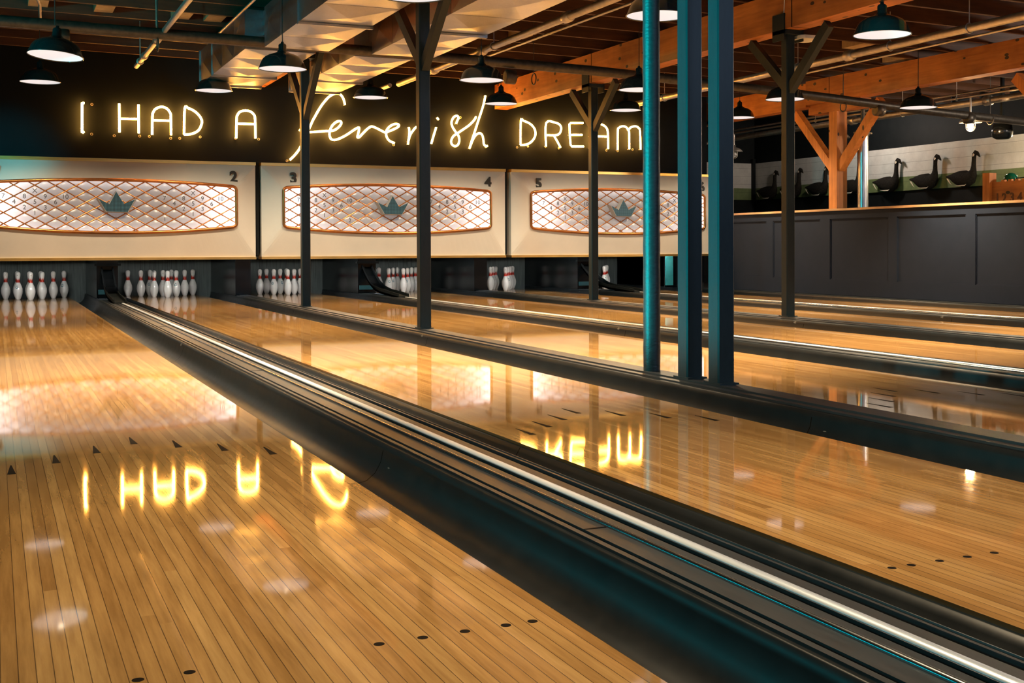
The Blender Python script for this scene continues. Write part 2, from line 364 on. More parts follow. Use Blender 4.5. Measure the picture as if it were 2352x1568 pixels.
RINGS={'I':[(0.661,2.475),(0.655,2.108)],'H':[(0.916,2.097),(1.217,2.104)],'A1':[(1.331,2.102),(1.589,2.089)],'D1':[(1.699,2.093),(1.951,2.119)],'A2':[(2.395,2.118),(2.691,2.117)],'f':[(3.056,1.845)],'eve':[(4.516,2.103)],'s':[(5.492,2.521)],'h':[(5.871,2.12)],'D2':[(6.352,2.128),(6.522,2.15)],'R':[(6.799,2.154),(7.014,2.139)],'M':[(7.985,2.129),(8.239,2.156)],'A3':[(7.797,2.13)]}

# ------------------------------------------------------------------ the room shell
LX = [0.0, 1.777, 3.479, 5.256, 6.958, 8.735]
HW = 0.527; GW = 0.222
ORD = ['leftmost', 'second from the left', 'third from the left', 'fourth from the left', 'fifth from the left', 'rightmost']
struct('floor', MB().box(-5.2, 13.3, -6, 20.4, -.30, -.16), M['floor'])
struct('floor', MB().box(-5.2, 9.55, -6, -.01, -.15, 0), M['lane'])
struct('floor', MB().box(9.72, 13.0, -6, 20.2, -.15, 0.0), M['floor'])
struct('wall_back', MB().box(-5.2, 9.56, 16.40, 16.52, .62, 3.35), M['bulkhead'])
struct('wall_left', MB().box(-5.3, -5.2, -6, 20.4, -.16, 3.5), M['bulkhead'])
struct('wall_right', MB().box(13.03, 13.15, -6, 20.4, -.16, 3.3), M['black'])
struct('wall_far', MB().box(9.5, 13.03, 20.2, 20.35, -.16, 3.3), M['black'])
struct('wall_return', MB().box(9.5, 9.58, 16.52, 20.2, -.16, 3.3), M['bulkhead'])
struct('trim_1', MB().box(12.99, 13.03, -6, 20.2, 1.60, 2.31), M['boards'])
struct('trim_2', MB().box(9.58, 12.99, 20.16, 20.2, 1.60, 2.31), M['boards'])
struct('trim_3', MB().box(12.93, 12.99, 20.10, 20.16, 1.60, 2.40), M['black'])
# half wall along the right-hand lane, framed panels under a timber cap
hw = struct('wall_partition', MB().box(9.615, 9.70, -6, 16.40, -.16, 1.165), M['charcoal'])
PAN = [(14.865,16.0),(13.612,14.70),(12.245,13.403),(10.921,12.085),(9.60,10.771),(8.27,9.44),(6.95,8.11),(5.6,6.8)]
fm = MB(); fm.box(9.60,9.616,5.4,16.40,1.06,1.165); fm.box(9.60,9.616,5.4,16.40,.055,.255)
ys = [16.40]+[y for a,b in PAN for y in (b,a)]+[5.4]
for i in range(0, len(ys), 2): fm.box(9.60,9.616,ys[i+1],ys[i],.255,1.06)
struct('panel_frame', fm, M['charcoal'], hw)
for a, b in PAN:
    q = MB(); w = .012
    for c in ((a,a+w,.255,1.06),(b-w,b,.255,1.06),(a,b,.255,.255+w),(a,b,1.06-w,1.06)): q.box(9.606,9.62,*c)
    struct('panel_moulding', q, M['charcoal'], hw)
struct('cap_rail', MB().box(9.575,9.725,-6,16.40,1.165,1.193), M['capwood'], hw)
struct('baseboard_right', MB().box(9.486,9.60,0,16.9,-.16,.05), M['cap'])

# ceiling: roof deck with its joists and the pale blocking between two of them
def jz(x): return 3.083-.0127*x
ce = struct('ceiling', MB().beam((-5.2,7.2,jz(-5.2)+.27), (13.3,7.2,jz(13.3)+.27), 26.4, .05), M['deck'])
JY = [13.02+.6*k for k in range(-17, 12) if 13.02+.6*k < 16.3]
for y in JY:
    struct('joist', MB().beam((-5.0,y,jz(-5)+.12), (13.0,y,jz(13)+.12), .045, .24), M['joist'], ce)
for x, y in ((-.03,13.3),(.58,13.3),(1.33,13.3),(1.66,13.3),(4.9,12.72),(8.6,11.5),(9.7,12.1)):
    struct('blocking', MB().box(x-.09,x+.09,y-.27,y+.27,jz(x)+.03,jz(x)+.17), M['block'], ce)

# ------------------------------------------------------------------ lanes, gutters, cappings
LANE_L = ['glossy maple bowling lane filling the lower left corner, widest in view',
          'maple bowling lane right of the wide front gutter, its dots at the lower right edge',
          'maple bowling lane just behind the three teal posts and right of their curb',
          'narrow-looking maple bowling lane, third strip of wood behind the wide front gutter',
          'maple bowling lane just beyond the curb of the lone dark post at right',
          'farthest maple bowling lane, a sliver along the dark panelled half wall']
for i, X in enumerate(LX):
    ln = obj('bowling_lane', MB().box(X-HW, X+HW, 0, 19.2, -.15, 0), M['lane'], None, (X,0,0))
    tag(ln, LANE_L[i], 'bowling lane', 'bowling lanes')
    for k in range(-3, 4):
        x = X+k*5*.02703; y = 5.062-1.0898*abs(k)*5*.02703; w = .0125
        obj('arrow_marker', MB().poly([(x-w,y-.085),(x+w,y-.085),(x+.002,y+.085),(x-.002,y+.085)], -.001, .0004), M['mark'], ln)
    for b in (3,5,8,11,14):
        for s in (-1, 1):
            x = X+s*(20-b)*.02703
            P = [(x+.0098*math.cos(a*math.pi/12), 2.475+.0098*math.sin(a*math.pi/12)) for a in range(24)]
            obj('dot_marker', MB().poly(P, -.001, .0004), M['mark'], ln)
GP = [(0,-.010),(.010,-.011),(.020,-.028),(.040,-.058),(.072,-.082),(.111,-.09),(.150,-.082),(.180,-.058),(.200,-.022),(.208,.016),(.212,.040),(.2215,.044),(.2215,-.14),(0,-.14)]
GL = {(0,-1):'black bowling gutter out along the left side of the leftmost lane',
      (0,1):'wide scuffed black gutter in the foreground, right of the leftmost lane',
      (1,-1):'black gutter between the front ball return track and the second lane',
      (1,1):'long dark gutter in front of the three teal posts',
      (2,-1):'black gutter just behind the three teal posts',
      (2,1):'dark gutter in front of the ball return track behind the three teal posts',
      (3,-1):'dark gutter behind the ball return track that lies past the three teal posts',
      (3,1):'dark gutter in front of the lone dark post at right',
      (4,-1):'dark gutter behind the lone dark post at right',
      (4,1):'dark gutter in front of the farthest ball return track',
      (5,-1):'dark gutter behind the farthest ball return track',
      (5,1):'dark gutter at the foot of the panelled half wall'}
for i, X in enumerate(LX):
    for s in (-1, 1):
        e = X+s*HW
        P = [(e+s*x, z) for x, z in GP]
        if s > 0: P = P[::-1]
        # one continuous trough, then its joint lines
        m = MB(); m.extr_y(P[::-1] if False else P, 0.0, 19.2, True)
        g = obj('gutter', m, M['gutter'], None, (e,0,0)); tag(g, GL[(i,s)], 'gutter', 'lane gutters')
        for yj in (4.35, 9.1, 13.6):
            Q = [(e+s*x, z+.0006) for x, z in GP[1:10]]
            jm = MB(); n = len(Q)
            jm.add([(x,yj,z) for x,z in Q]+[(x,yj+.006,z) for x,z in Q], [(k,k+1,k+1+n,k+n) for k in range(n-1)], True)
            obj('joint_line', jm, M['mark'], g)
TP = [(.14,.028),(.138,.048),(.131,.05),(.129,.044),(.122,.044),(.12,.05),(.112,.05),(.109,.022),(.092,.022),(.089,.049),(.05,.05),(.016,.05),(.014,.02),(.004,.02),(.001,.048),(-.11,.05),(-.112,.036),(-.121,.036),(-.123,.05),(-.138,.05),(-.14,.028)]
TL = ['ribbed dark ball return track running through the foreground between the two nearest lanes',
      'ribbed dark ball return track with a bright rail, behind the three teal posts',
      'farthest ribbed ball return track with a pale rail, nearest the half wall']
def chute(X, root):
    cy = [(17.42,.56),(17.2,.42),(17.0,.30),(16.8,.205),(16.55,.135),(16.25,.10),(15.9,.085),(15.5,.062)]
    m = MB(); n = len(cy); hw2 = .075
    for dx0, dx1, dz in ((-hw2,hw2,0),(-hw2,-hw2+.015,.035),(hw2-.015,hw2,.035)):
        vs = []
        for y, z in cy: vs += [(X+dx0,y,z-.03),(X+dx1,y,z-.03),(X+dx1,y,z+dz),(X+dx0,y,z+dz)]
        fs = [(3,2,1,0),((n-1)*4,(n-1)*4+1,(n-1)*4+2,(n-1)*4+3)]
        for k in range(n-1):
            for j in range(4): fs.append((k*4+j,k*4+(j+1)%4,(k+1)*4+(j+1)%4,(k+1)*4+j))
        m.add(vs, fs)
    obj('ramp', m, M['black'], root)
for k, X in enumerate(((LX[0]+LX[1])/2, (LX[2]+LX[3])/2, (LX[4]+LX[5])/2)):
    t = thing('ball_return_track', TL[k], 'ball return', (X,0,0), 'ball return tracks')
    P = [(X+u, z) for u, z in TP]
    P = [(X-.14,-.14),(X+.14,-.14)]+P
    obj('track_body', MB().extr_y(P, 0, 17.15), M['cap'], t)
    obj('rail', MB().extr_y([(X+.018,.047),(X+.048,.047),(X+.046,.054),(X+.033,.0575),(X+.020,.054)], 0, 16.9, True), M['railtop'], t)
    obj('rail', MB().tube([(X-.044,0,.051),(X-.044,16.9,.051)], .0075, 10), M['alu'], t)
    for yj in (2.9, 6.9, 10.9):
        obj('joint_line', MB().box(X-.109,X-.053,yj,yj+.006,.049,.0507), M['mark'], t)
    chute(X, t)
DL = {-.8885:'dark curb along the far left side of the leftmost lane', 2.628:'dark curb carrying the three teal posts between second and third lanes',
      6.107:'dark curb carrying the lone dark post at right'}
for X in (-.8885, 2.628, 6.107):
    h = .102
    P = [(X-h,-.14),(X+h,-.14),(X+h,.03),(X+h-.003,.052),(X+.07,.054),(X+.067,.046),(X+.058,.046),(X+.055,.06),(X-.055,.06),(X-.058,.046),(X-.067,.046),(X-.07,.054),(X-h+.003,.052),(X-h,.03)]
    d = obj('lane_divider', MB().extr_y(P, 0, 17.15), M['cap'], None, (X,0,0)); tag(d, DL[X], 'curb', 'curbs between lane pairs')

# ------------------------------------------------------------------ pin pits
KX = [(-.8885,.102),(.8885,.132),(2.628,.102),(4.3675,.132),(6.107,.102),(7.8465,.132),(9.53,.03)]
KL = ['black pit partition left of the first rack of pins','black pit partition between the first and second racks of pins','black pit partition between the second and third racks of pins',
      'black pit partition behind the curved ramp of the middle ball return','black pit partition between the fourth and fifth racks of pins',
      'black pit partition behind the curved ramp of the farthest ball return','black pit partition at the right end beside the half wall']
for (X, h), L in zip(KX, KL):
    t = thing('pit_partition', L, 'partition', (X,17.2,0), 'pit partitions')
    obj('panel', MB().box(X-h, X+h, 17.2, 19.25, -.14, .66), M['gloss'], t)
    if h > .12:
        obj('bracket', MB().box(X-h-.03, X+h+.03, 17.14, 17.2, .47, .5), M['black'], t)
        obj('access_cover', MB().box(X-h+.02, X+h-.05, 17.185, 17.199, .10, .16), M['teal'], t)
obj('side_panel', MB().box(9.268, 9.499, 17.2, 17.22, .046, .66), M['gloss'], t); obj('cover_plate', MB().box(9.28, 9.415, 17.185, 17.2, .08, .56), M['tealplate'], t)  # teal light on the pit face, painted as a coloured plate
q = obj('pit_curtain', MB().box(-5.1, 9.5, 19.28, 19.32, -.15, 1.2), M['curtain'], None, (0,19.3,0)); tag(q, 'grey streaked curtain hanging behind all the bowling pins', 'curtain')
s3 = .3048; r3 = s3*math.sqrt(3)/2
PINS = {1:(0,0),2:(-s3/2,r3),3:(s3/2,r3),4:(-s3,2*r3),5:(0,2*r3),6:(s3,2*r3),7:(-1.5*s3,3*r3),8:(-.5*s3,3*r3),9:(.5*s3,3*r3),10:(1.5*s3,3*r3)}
PN = {1:'front pin at the tip of the triangle',2:'left pin of the second row',3:'right pin of the second row',4:'left pin of the third row',5:'middle pin of the third row',6:'right pin of the third row',
      7:'far left pin of the back row',8:'left inner pin of the back row',9:'right inner pin of the back row',10:'far right pin of the back row'}
RK = ['leftmost rack','second rack from the left','third rack from the left','fourth rack from the left','fifth rack from the left','rightmost rack']
PP = [(0,0),(.0255,0),(.0285,.004),(.0358,.019),(.0496,.057),(.0573,.0857),(.0605,.1143),(.058,.1492),(.047,.1842),(.039,.203),(.0314,.219),(.025,.238),(.0228,.254),(.0237,.276),(.0266,.2985),(.0306,.3207),(.03235,.3429),(.031,.357),(.026,.3695),(.018,.377),(.008,.3805),(0,.381)]
def prad(z):
    for (r0,z0),(r1,z1) in zip(PP[1:], PP[2:]):
        if z0 <= z <= z1: return r0+(r1-r0)*(z-z0)/max(z1-z0,1e-9)
    return .02
pm = MB().lathe(PP, n=28)
sm_ = MB(); zz = [.234,.243,.254,.266]; sm_.lathe([(prad(z)+.0007,z) for z in zz], n=32)
for k in range(8):
    a0 = 2*math.pi*k/8; da = math.pi/8*.92; vs = []
    for dd, z in ((-da,.2655),(-da/2,.2655),(0,.2655),(da/2,.2655),(da,.2655),(-.5*da,.281),(0,.281),(.5*da,.281),(0,.298)):
        r = prad(z)+.0009; vs.append((r*math.cos(a0+dd), r*math.sin(a0+dd), z))
    sm_.add(vs, [(0,1,5),(1,2,6,5),(2,3,7,6),(3,4,7),(5,6,8),(6,7,8)])
str_ = MB().tube([(0,0,.379),(0,0,.538)], .0016, 6)
def wrap(pts, w, ang):   # a painted band on the belly of a pin along (angle, height) points
    m = MB(); vs = []
    for i, (a, z) in enumerate(pts):
        p0 = pts[max(i-1,0)]; p1 = pts[min(i+1,len(pts)-1)]
        da = (p1[0]-p0[0])*.055; dz = p1[1]-p0[1]; L = math.hypot(da,dz) or 1
        for sg in (-1, 1):
            aa = a-sg*dz/L*w/.055; z2 = z+sg*da/L*w; r = prad(z2)+.0008
            vs.append((r*math.cos(aa+ang), r*math.sin(aa+ang), z2))
    m.add(vs, [(2*i,2*i+1,2*i+3,2*i+2) for i in range(len(pts)-1)]); return m
cpts = [(.30*math.cos(t*math.pi/9+.75), .172+.017*math.sin(t*math.pi/9+.75)) for t in range(0, 15)]
logo = wrap(cpts, .0042, 0); logo2 = wrap([(.10,.178),(.22,.166),(.08,.163)], .003, 0)
logo = merge([logo, logo2])
smud = wrap([(-.3,.170),(.3,.170)], .0016, 0); smud = merge([smud, wrap([(-.2,.163),(.22,.163)], .001, 0)])
dotm = MB(); dotm.add([(prad(.335)*1.0+.0007,-.004,.331),(prad(.335)+.0007,.004,.331),(prad(.335)+.0007,.004,.339),(prad(.335)+.0007,-.004,.339)], [(0,1,2,3)])
pb = obj('body', pm, M['pin']); ps = obj('stripe', sm_, M['stripe']); pt = obj('string', str_, M['cord'])
pl = obj('crest_mark', logo, M['logo']); pg = obj('maker_mark', smud, M['smudge']); pd = obj('head_mark', dotm, M['ink'])
LOGO = {(0,2),(0,10),(1,8),(1,3),(2,5),(2,2),(3,8),(3,5),(3,2),(3,3),(4,3),(4,9),(5,8),(5,1)}
DOTS = {(0,4),(0,2),(0,1),(1,5),(1,9),(2,7),(2,4),(2,3),(4,2),(4,1),(4,4)}
for i, X in enumerate(LX):
    for k, (dx, dy) in PINS.items():
        root = thing('bowling_pin', 'white bowling pin, %s, %s' % (PN[k], RK[i]), 'bowling pin', (X+dx, 18.288+dy, 0), 'bowling pins in six racks')
        parts = [pb, ps, pt]; parts.append(pl if (i,k) in LOGO else pg)
        if (i,k) in DOTS: parts.append(pd)
        for c in parts:
            d = c.copy(); COL.objects.link(d); d.parent = root; d.location = (0,0,0)
            if c in (pl, pg, pd): d.rotation_euler = (0,0,R(-95+((i*7+k*13)%5-2)*13))
            else: d.rotation_euler = (0,0,R((i*31+k*47)%360) if c is ps else 0)
for o in (pb, ps, pt, pl, pg, pd): bpy.data.objects.remove(o)
# the setting machine above each rack: a dark table with one white cup over every pin
for i, X in enumerate(LX):
    t = thing('pinsetter', 'dark pinsetter table with white cups above the %s of pins' % RK[i], 'pinsetter', (X,18.6,.6), 'pinsetters behind the masks')
    obj('table', MB().box(X-.62, X+.62, 17.9, 19.24, .60, .75), M['black'], t)
    for k, (dx, dy) in PINS.items():
        obj('pin_cup', MB().lathe([(.014,.555),(.05,.54),(.056,.555),(.056,.60),(.02,.60)], (X+dx,18.288+dy,0), 16), M['cup'], t)

# ------------------------------------------------------------------ masking units with the lit quilted lens
UX = [.906, 4.386, 7.881]; ZC = 1.213; LH = 1.44
def ztop(x): return 1.535-.058*(abs(x)/LH)**2-ZC
def zbot(x): return .891+.078*(abs(x)/LH)**2-ZC
def outline(n=40, cr=.045, g=0.0):
    pts = []
    W_ = LH+g
    for k in range(n+1):
        x = -W_+cr+(2*W_-2*cr)*k/n; pts.append((x, ztop(min(abs(x),LH))+g))
    zt = ztop(LH)+g; zb = zbot(LH)-g
    for a in range(1, 6): t = math.pi/2*(1-a/6); pts.append((W_-cr+cr*math.cos(t), zt-cr+cr*math.sin(t)))
    for a in range(0, 6): t = -math.pi/2*a/6; pts.append((W_-cr+cr*math.cos(t), zb+cr+cr*math.sin(t)))
    for k in range(n+1):
        x = W_-cr-(2*W_-2*cr)*k/n; pts.append((x, zbot(min(abs(x),LH))-g))
    for a in range(1, 6): t = -math.pi/2-math.pi/2*a/6; pts.append((-W_+cr+cr*math.cos(t), zb+cr+cr*math.sin(t)))
    for a in range(0, 6): t = math.pi-math.pi/2*a/6; pts.append((-W_+cr+cr*math.cos(t), zt-cr+cr*math.sin(t)))
    return pts
PX, PZ = .227, .131; ZO = .044
def inside(x, z): return abs(x) < LH and zbot(x) < z < ztop(x)
# quilted cushions
lm = MB(); NX, NZ = 300, 56
idx = []
vs = []
for j in range(NZ+1):
    for i in range(NX+1):
        x = -LH+2*LH*i/NX; z = zbot(x)+(ztop(x)-zbot(x))*j/NZ
        a = x/PX+(z-ZO)/PZ+.5; b = x/PX-(z-ZO)/PZ+.5
        h = (abs(math.sin(math.pi*a)*math.sin(math.pi*b)))**.45*.022
        vs.append((x, -h, z))
lm.add(vs, [(j*(NX+1)+i, j*(NX+1)+i+1, (j+1)*(NX+1)+i+1, (j+1)*(NX+1)+i) for j in range(NZ) for i in range(NX)], True)
# copper lattice between them
lat = MB()
for sgn in (1, -1):
    for k in range(-20, 21):
        seg = []
        for q in range(0, 241):
            x = -LH+2*LH*q/240; z = sgn*(k+.5-x/PX)*PZ+ZO
            if inside(x, z): seg.append((x, -.008, z))
        if len(seg) > 2: lat.tube([seg[0], seg[-1]], .0080, 6)
dv = MB().box(-.0025,.0025,-.014,-.006,zbot(0),ztop(0))
def lens_text():
    ms = []
    def put(s, cx, row, size=.078):
        ms.append(moved(text_mb(s, size, .003), (cx*PX, -.0245, ZO+row*PZ/2)))
    for o in (0, 8):
        for s, c, r in (('7',-5.5,1),('8',-4.5,1),('9',-3.5,1),('10',-2.5,1),('4',-5,0),('5',-4,0),('6',-3,0),('2',-4.5,-1),('3',-3.5,-1),('1',-4,-2),('X',-4,2)):
            put(s, c+o, r)
    put('2', -2.5, -3, .07); put('1', 2.5, -3, .07)
    return ms
ltx = lens_text()
CR = [(-.122,-.115),(.130,-.119),(.220,.041),(.0875,-.019),(-.004,.134),(-.084,-.022),(-.213,.041)]
CR = [(x, z+.045) for x, z in CR]
OUT = outline()
ML = ['cream masking unit with lit quilted lens at the far left, marked 2','cream masking unit with lit quilted lens in the middle, marked 3 and 4','cream masking unit at the right, marked 5, partly hidden by the teal posts']
mesh_cache = {}
for u, cx in enumerate(UX):
    t = thing('masking_unit', ML[u], 'masking unit', (cx,16.2,ZC), 'masking units above the pins')
    x0, x1 = cx-1.703, cx+1.70; zt, zb = 1.762, .585
    b = MB(); b.box(x0, x1, 16.19, 16.395, zb, zt)
    # raised facets from the outer rectangle to the lens opening
    O2 = [(cx+x, 16.085, ZC+z) for x, z in OUT]; n = len(O2)
    vs = list(O2); cor = [(x0,16.19,zt),(x1,16.19,zt),(x1,16.19,zb),(x0,16.19,zb)]
    base = n; vs += cor; fs = []
    q = 41
    for k in range(q-1): pass
    # outer ring follows the lens outline so that each facet stays planar at its corner lines
    ring = []
    for x, z in OUT:
        if abs(x) < LH-.03 and z > 0: p = (x0+.0+(x+LH)/(2*LH)*(x1-x0), 16.19, zt)
        elif abs(x) < LH-.03: p = (x0+(x+LH)/(2*LH)*(x1-x0), 16.19, zb)
        elif x > 0: p = (x1, 16.19, zb+(z-zbot(LH))/(ztop(LH)-zbot(LH))*(zt-zb))
        else: p = (x0, 16.19, zb+(z-zbot(LH))/(ztop(LH)-zbot(LH))*(zt-zb))
        ring.append(p)
    vs = list(O2)+ring
    fs = [(k,(k+1)%n,(k+1)%n+n,k+n) for k in range(n)]
    b.add(vs, fs)
    obj('face_panel', b, M['cream'], t)
    for nm, z0, z1 in (('top_trim',1.762,1.80),('bottom_trim',.553,.585)):
        obj(nm, MB().box(x0-.004, x1+.004, 16.165, 16.395, z0, z1), M['brass'], t)
    obj('lens_frame', MB().tube([(cx+x,16.078,ZC+z) for x, z in OUT], .020, 10, closed=True), M['copper'], t)
    for key, nm, mm, mt, y in [('l','lens', lm, M['lens'], 16.10), ('t','lattice', lat, M['copper'], 16.10), ('d','divider', dv, M['digit'], 16.10)]+[(k,'numeral',m_,M['ink'],16.10) for k, m_ in enumerate(ltx)]:
        if key not in mesh_cache:
            o = obj(nm, moved(mm,(cx,16.10,ZC)), mt, t, (cx,16.10,ZC)); o.parent = t; mesh_cache[key] = o.data; o.location = (0,y-16.2,0)
        else:
            o = bpy.data.objects.new(nm, mesh_cache[key]); COL.objects.link(o); o.parent = t; o.location = (0,y-16.2,0)
    cm = MB(); nn = len(CR)
    def cap(y, s): return [(cx+x*s, y, ZC+.03+(z-.03)*s) for x, z in CR]
    cm.add(cap(16.085,1.09)+cap(15.995,.985), [(k,(k+1)%nn,(k+1)%nn+nn,k+nn) for k in range(nn)])
    cm.add(cap(15.995,.985), [(0,1,3,5),(1,2,3),(3,4,5),(5,6,0)])
    cr = obj('crown_emblem', cm, M['crownside'], t)
    fm2 = MB(); sc = lambda x, z: (cx+x*.965, 15.9935, ZC+.03+(z-.03)*.965)
    fm2.add([sc(x,z) for x, z in CR], [(0,1,3,5),(1,2,3),(3,4,5),(5,6,0)])
    obj('crown_face', fm2, M['crown'], cr)
    for d, dx in zip((('1','2'),('3','4'),('5','6'))[u], (-1.305,1.413)):
        obj('lane_number', moved(text_mb(d, .195, .02, .007), (cx+dx,16.118,1.607)), M['digit'], t)
    for sx in (-.87,.87): obj('strip_light', MB().box(cx-.022+sx-.45, cx-.022+sx+.45, 17.04, 17.08, .665, .69), M['strip'], t)
    obj('light_baffle', MB().box(cx-1.72, cx+1.66, 16.985, 17.0, .585, .80).box(cx-1.72, cx+1.66, 17.0, 17.14, .785, .80), M['black'], t)  # added baffle, out of sight, keeps strip light off the half wall
obj_gap = None
for k, X in enumerate((2.642, 6.113)):  # black strips fill the gaps, standing in for the darkness behind
    tag(obj('mask_post', MB().box(X-.022,X+.022,16.24,16.395,.60,1.80), M['black'], None, (X,16.3,.6)), ['narrow black post between the left and the middle masking unit','narrow black post between the middle and the right masking unit'][k], 'post')

# ------------------------------------------------------------------ neon lettering
NL = {'I':('I','upper-case neon letter I at the left end of the glowing sign'),'H':('H','neon letter H, first letter of the word HAD'),'A1':('A','neon letter A in the middle of the word HAD'),
 'D1':('D','neon letter D, last letter of the word HAD'),'A2':('A','single neon letter A standing between HAD and the script word'),'f':('f','tall script neon letter f crossing behind the thin post'),
 'eve':('eve','joined script neon letters eve of the slanted word'),'r':('r','script neon letter r partly behind the second post'),'i':('i','short script neon letter i with a separate dot'),
 's':('s','looping script neon letter s near the end of the slanted word'),'h':('h','tall script neon letter h ending the slanted word'),'D2':('D','neon letter D, first letter of the word DREAM'),
 'R':('R','neon letter R in the word DREAM'),'E':('E','neon letter E in the word DREAM'),'A3':('A','neon letter A of DREAM, mostly hidden by a post'),'M':('M','rounded neon letter M ending the word DREAM')}
def smooth_path(p):
    if len(p) < 3: return p
    out = []
    for i in range(len(p)-1):
        p0 = p[max(i-1,0)]; p1 = p[i]; p2 = p[i+1]; p3 = p[min(i+2,len(p)-1)]
        for k in range(4):
            t = k/4; f = lambda a,b,c,d: .5*(2*b+(c-a)*t+(2*a-5*b+4*c-d)*t*t+(3*b-a-3*c+d)*t**3)
            out.append((f(p0[0],p1[0],p2[0],p3[0]), f(p0[1],p1[1],p2[1],p3[1])))
    out.append(p[-1]); return out
STRAIGHT = {'H','E'}
for k, strokes in NEON.items():
    x0, z0 = strokes[0][0]
    t = thing('neon_letter', NL[k][1], 'neon letter', (x0,16.34,z0), 'neon letters of the wall sign')
    for st in strokes:
        p = st if k in STRAIGHT else smooth_path(st)
        obj('tube', MB().tube([(x,16.335,z) for x, z in p], .0135, 8), M['neon'], t)
        for q in (st[0], st[-1]):
            obj('standoff', MB().tube([(q[0],16.335,q[1]),(q[0],16.399,q[1])], .005, 6), M['ring'], t)
    for x, z in RINGS.get(k, ()):
        obj('electrode_ring', MB().tube([(x+.013*math.cos(a*math.pi/6),16.375,z+.013*math.sin(a*math.pi/6)) for a in range(12)], .0045, 6, closed=True), M['ring'], t)

# ------------------------------------------------------------------ steel posts and timber beams
def steel_post(X, y0, label, a=.091, top=2.66, braces=True, saddle=True):
    up_ = top-2.66
    t = thing('steel_post', label, 'post', (X,y0,.06), 'dark steel posts')
    h = a/2
    obj('shaft', MB().bbox(X-h,X+h,y0-h,y0+h,.06,top,.007), M['column'], t)
    obj('base_plate', MB().box(X-.054,X+.054,y0-.07,y0+.07,.06,.068), M['column'], t)
    if saddle: obj('saddle', MB().box(X-.108,X-.096,y0-.09,y0+.09,2.56+up_,2.80+up_).box(X+.096,X+.108,y0-.09,y0+.09,2.56+up_,2.80+up_).box(X-.108,X+.108,y0-.09,y0+.09,2.62+up_,2.655+up_), M['column'], t)
    if braces:
        obj('brace', MB().beam((X,y0+h-.01,2.17), (X,y0+.58+up_*1.1,2.635+up_), .06, .085), M['column'], t)
        obj('brace', MB().beam((X,y0-h+.01,2.12), (X,y0-.60-up_*1.1,2.625+up_), .06, .085), M['column'], t)
    return t
steel_post(2.628, 13.53, 'thin dark steel post in front of mask number 3, left of the script neon', top=2.795)
steel_post(2.628, 9.52, 'dark steel post with a teal edge, in front of the middle mask', top=2.795)
steel_post(2.628, 5.48, 'middle one of the three teal-lit posts standing close together', top=3.0, braces=False, saddle=False)
steel_post(2.628, 5.20, 'rightmost and widest of the three teal-lit posts standing close together', top=3.0, braces=False, saddle=False)
steel_post(6.107, 13.45, 'thin dark steel post in front of mask number 5, below the brown beam')
steel_post(6.107, 9.495, 'lone dark steel post with two forked braces, in front of the panelled half wall')
tp = thing('wrapped_pipe', 'round wrapped teal-lit vertical pipe, leftmost of the three close teal uprights', 'pipe', (2.628,5.86,.06))
obj('pipe', MB().tube([(2.628,5.86,.06+i*.06) for i in range(50)], [.0435+.0009*((i*7)%3) for i in range(50)], 20), M['wrap'], tp)
BX = [(2.68,2.80,3.05,'timber beam between the two metal ducts, its end at the neon wall',5.0,16.38),(6.107,2.66,3.005,'long brown timber beam over the lone dark post at right',5.0,16.38)]
for X, z0, z1, L, ya, yb in BX:
    bm_ = obj('timber_beam', MB().box(X-.095,X+.095,ya,yb,z0,z1), M['beamwood'], None, (X,ya,z0)); tag(bm_, L, 'beam', 'timber roof beams')
    for ys_ in (13.3, 9.3):
        obj('splice_joint', MB().box(X-.0965,X+.0965,ys_,ys_+.012,z0-.001,z1), M['mark'], bm_)
bm_ = obj('timber_beam', MB().box(9.63,9.83,6.5,13.97,2.63,2.952), M['beamwood'], None, (9.7,6.5,2.63)); tag(bm_, 'bright orange knotty timber beam along the top right, above the half wall', 'beam', 'timber roof beams')
obj('splice_joint', MB().box(9.6285,9.8315,13.45,13.46,2.629,2.952), M['mark'], bm_)
bm_ = obj('timber_beam', MB().box(9.64,9.82,13.985,19.5,2.60,2.93), M['beamwood'], None, (9.7,14,2.6)); tag(bm_, 'shaded far timber beam behind the lone dark post, beyond the bright orange one', 'beam', 'timber roof beams')
def wood_post(y0, label, far=True):
    X = 9.80; t = thing('timber_post', label, 'post', (X,y0,0), 'timber posts behind the half wall')
    obj('shaft', MB().box(X-.075,X+.095,y0-.085,y0+.085,0,2.50), M['postwood'], t)
    obj('bolster', MB().extr_y([(X-.085,2.50),(X+.095,2.50),(X+.095,2.628),(X-.085,2.628)], y0-.58, y0+.52), M['beamwood'], t)
    obj('brace', MB().beam((X,y0-.06,1.74),(X,y0-.90,2.56),.10,.115), M['postwood'], t)
    obj('brace', MB().beam((X,y0+.06,1.74),(X,y0+.90,2.56),.10,.115), M['postwood'], t)
wood_post(13.50, 'orange timber post with V-shaped braces behind the half wall')
wood_post(9.45, 'timber post at the right edge, only its brace showing under the orange beam')

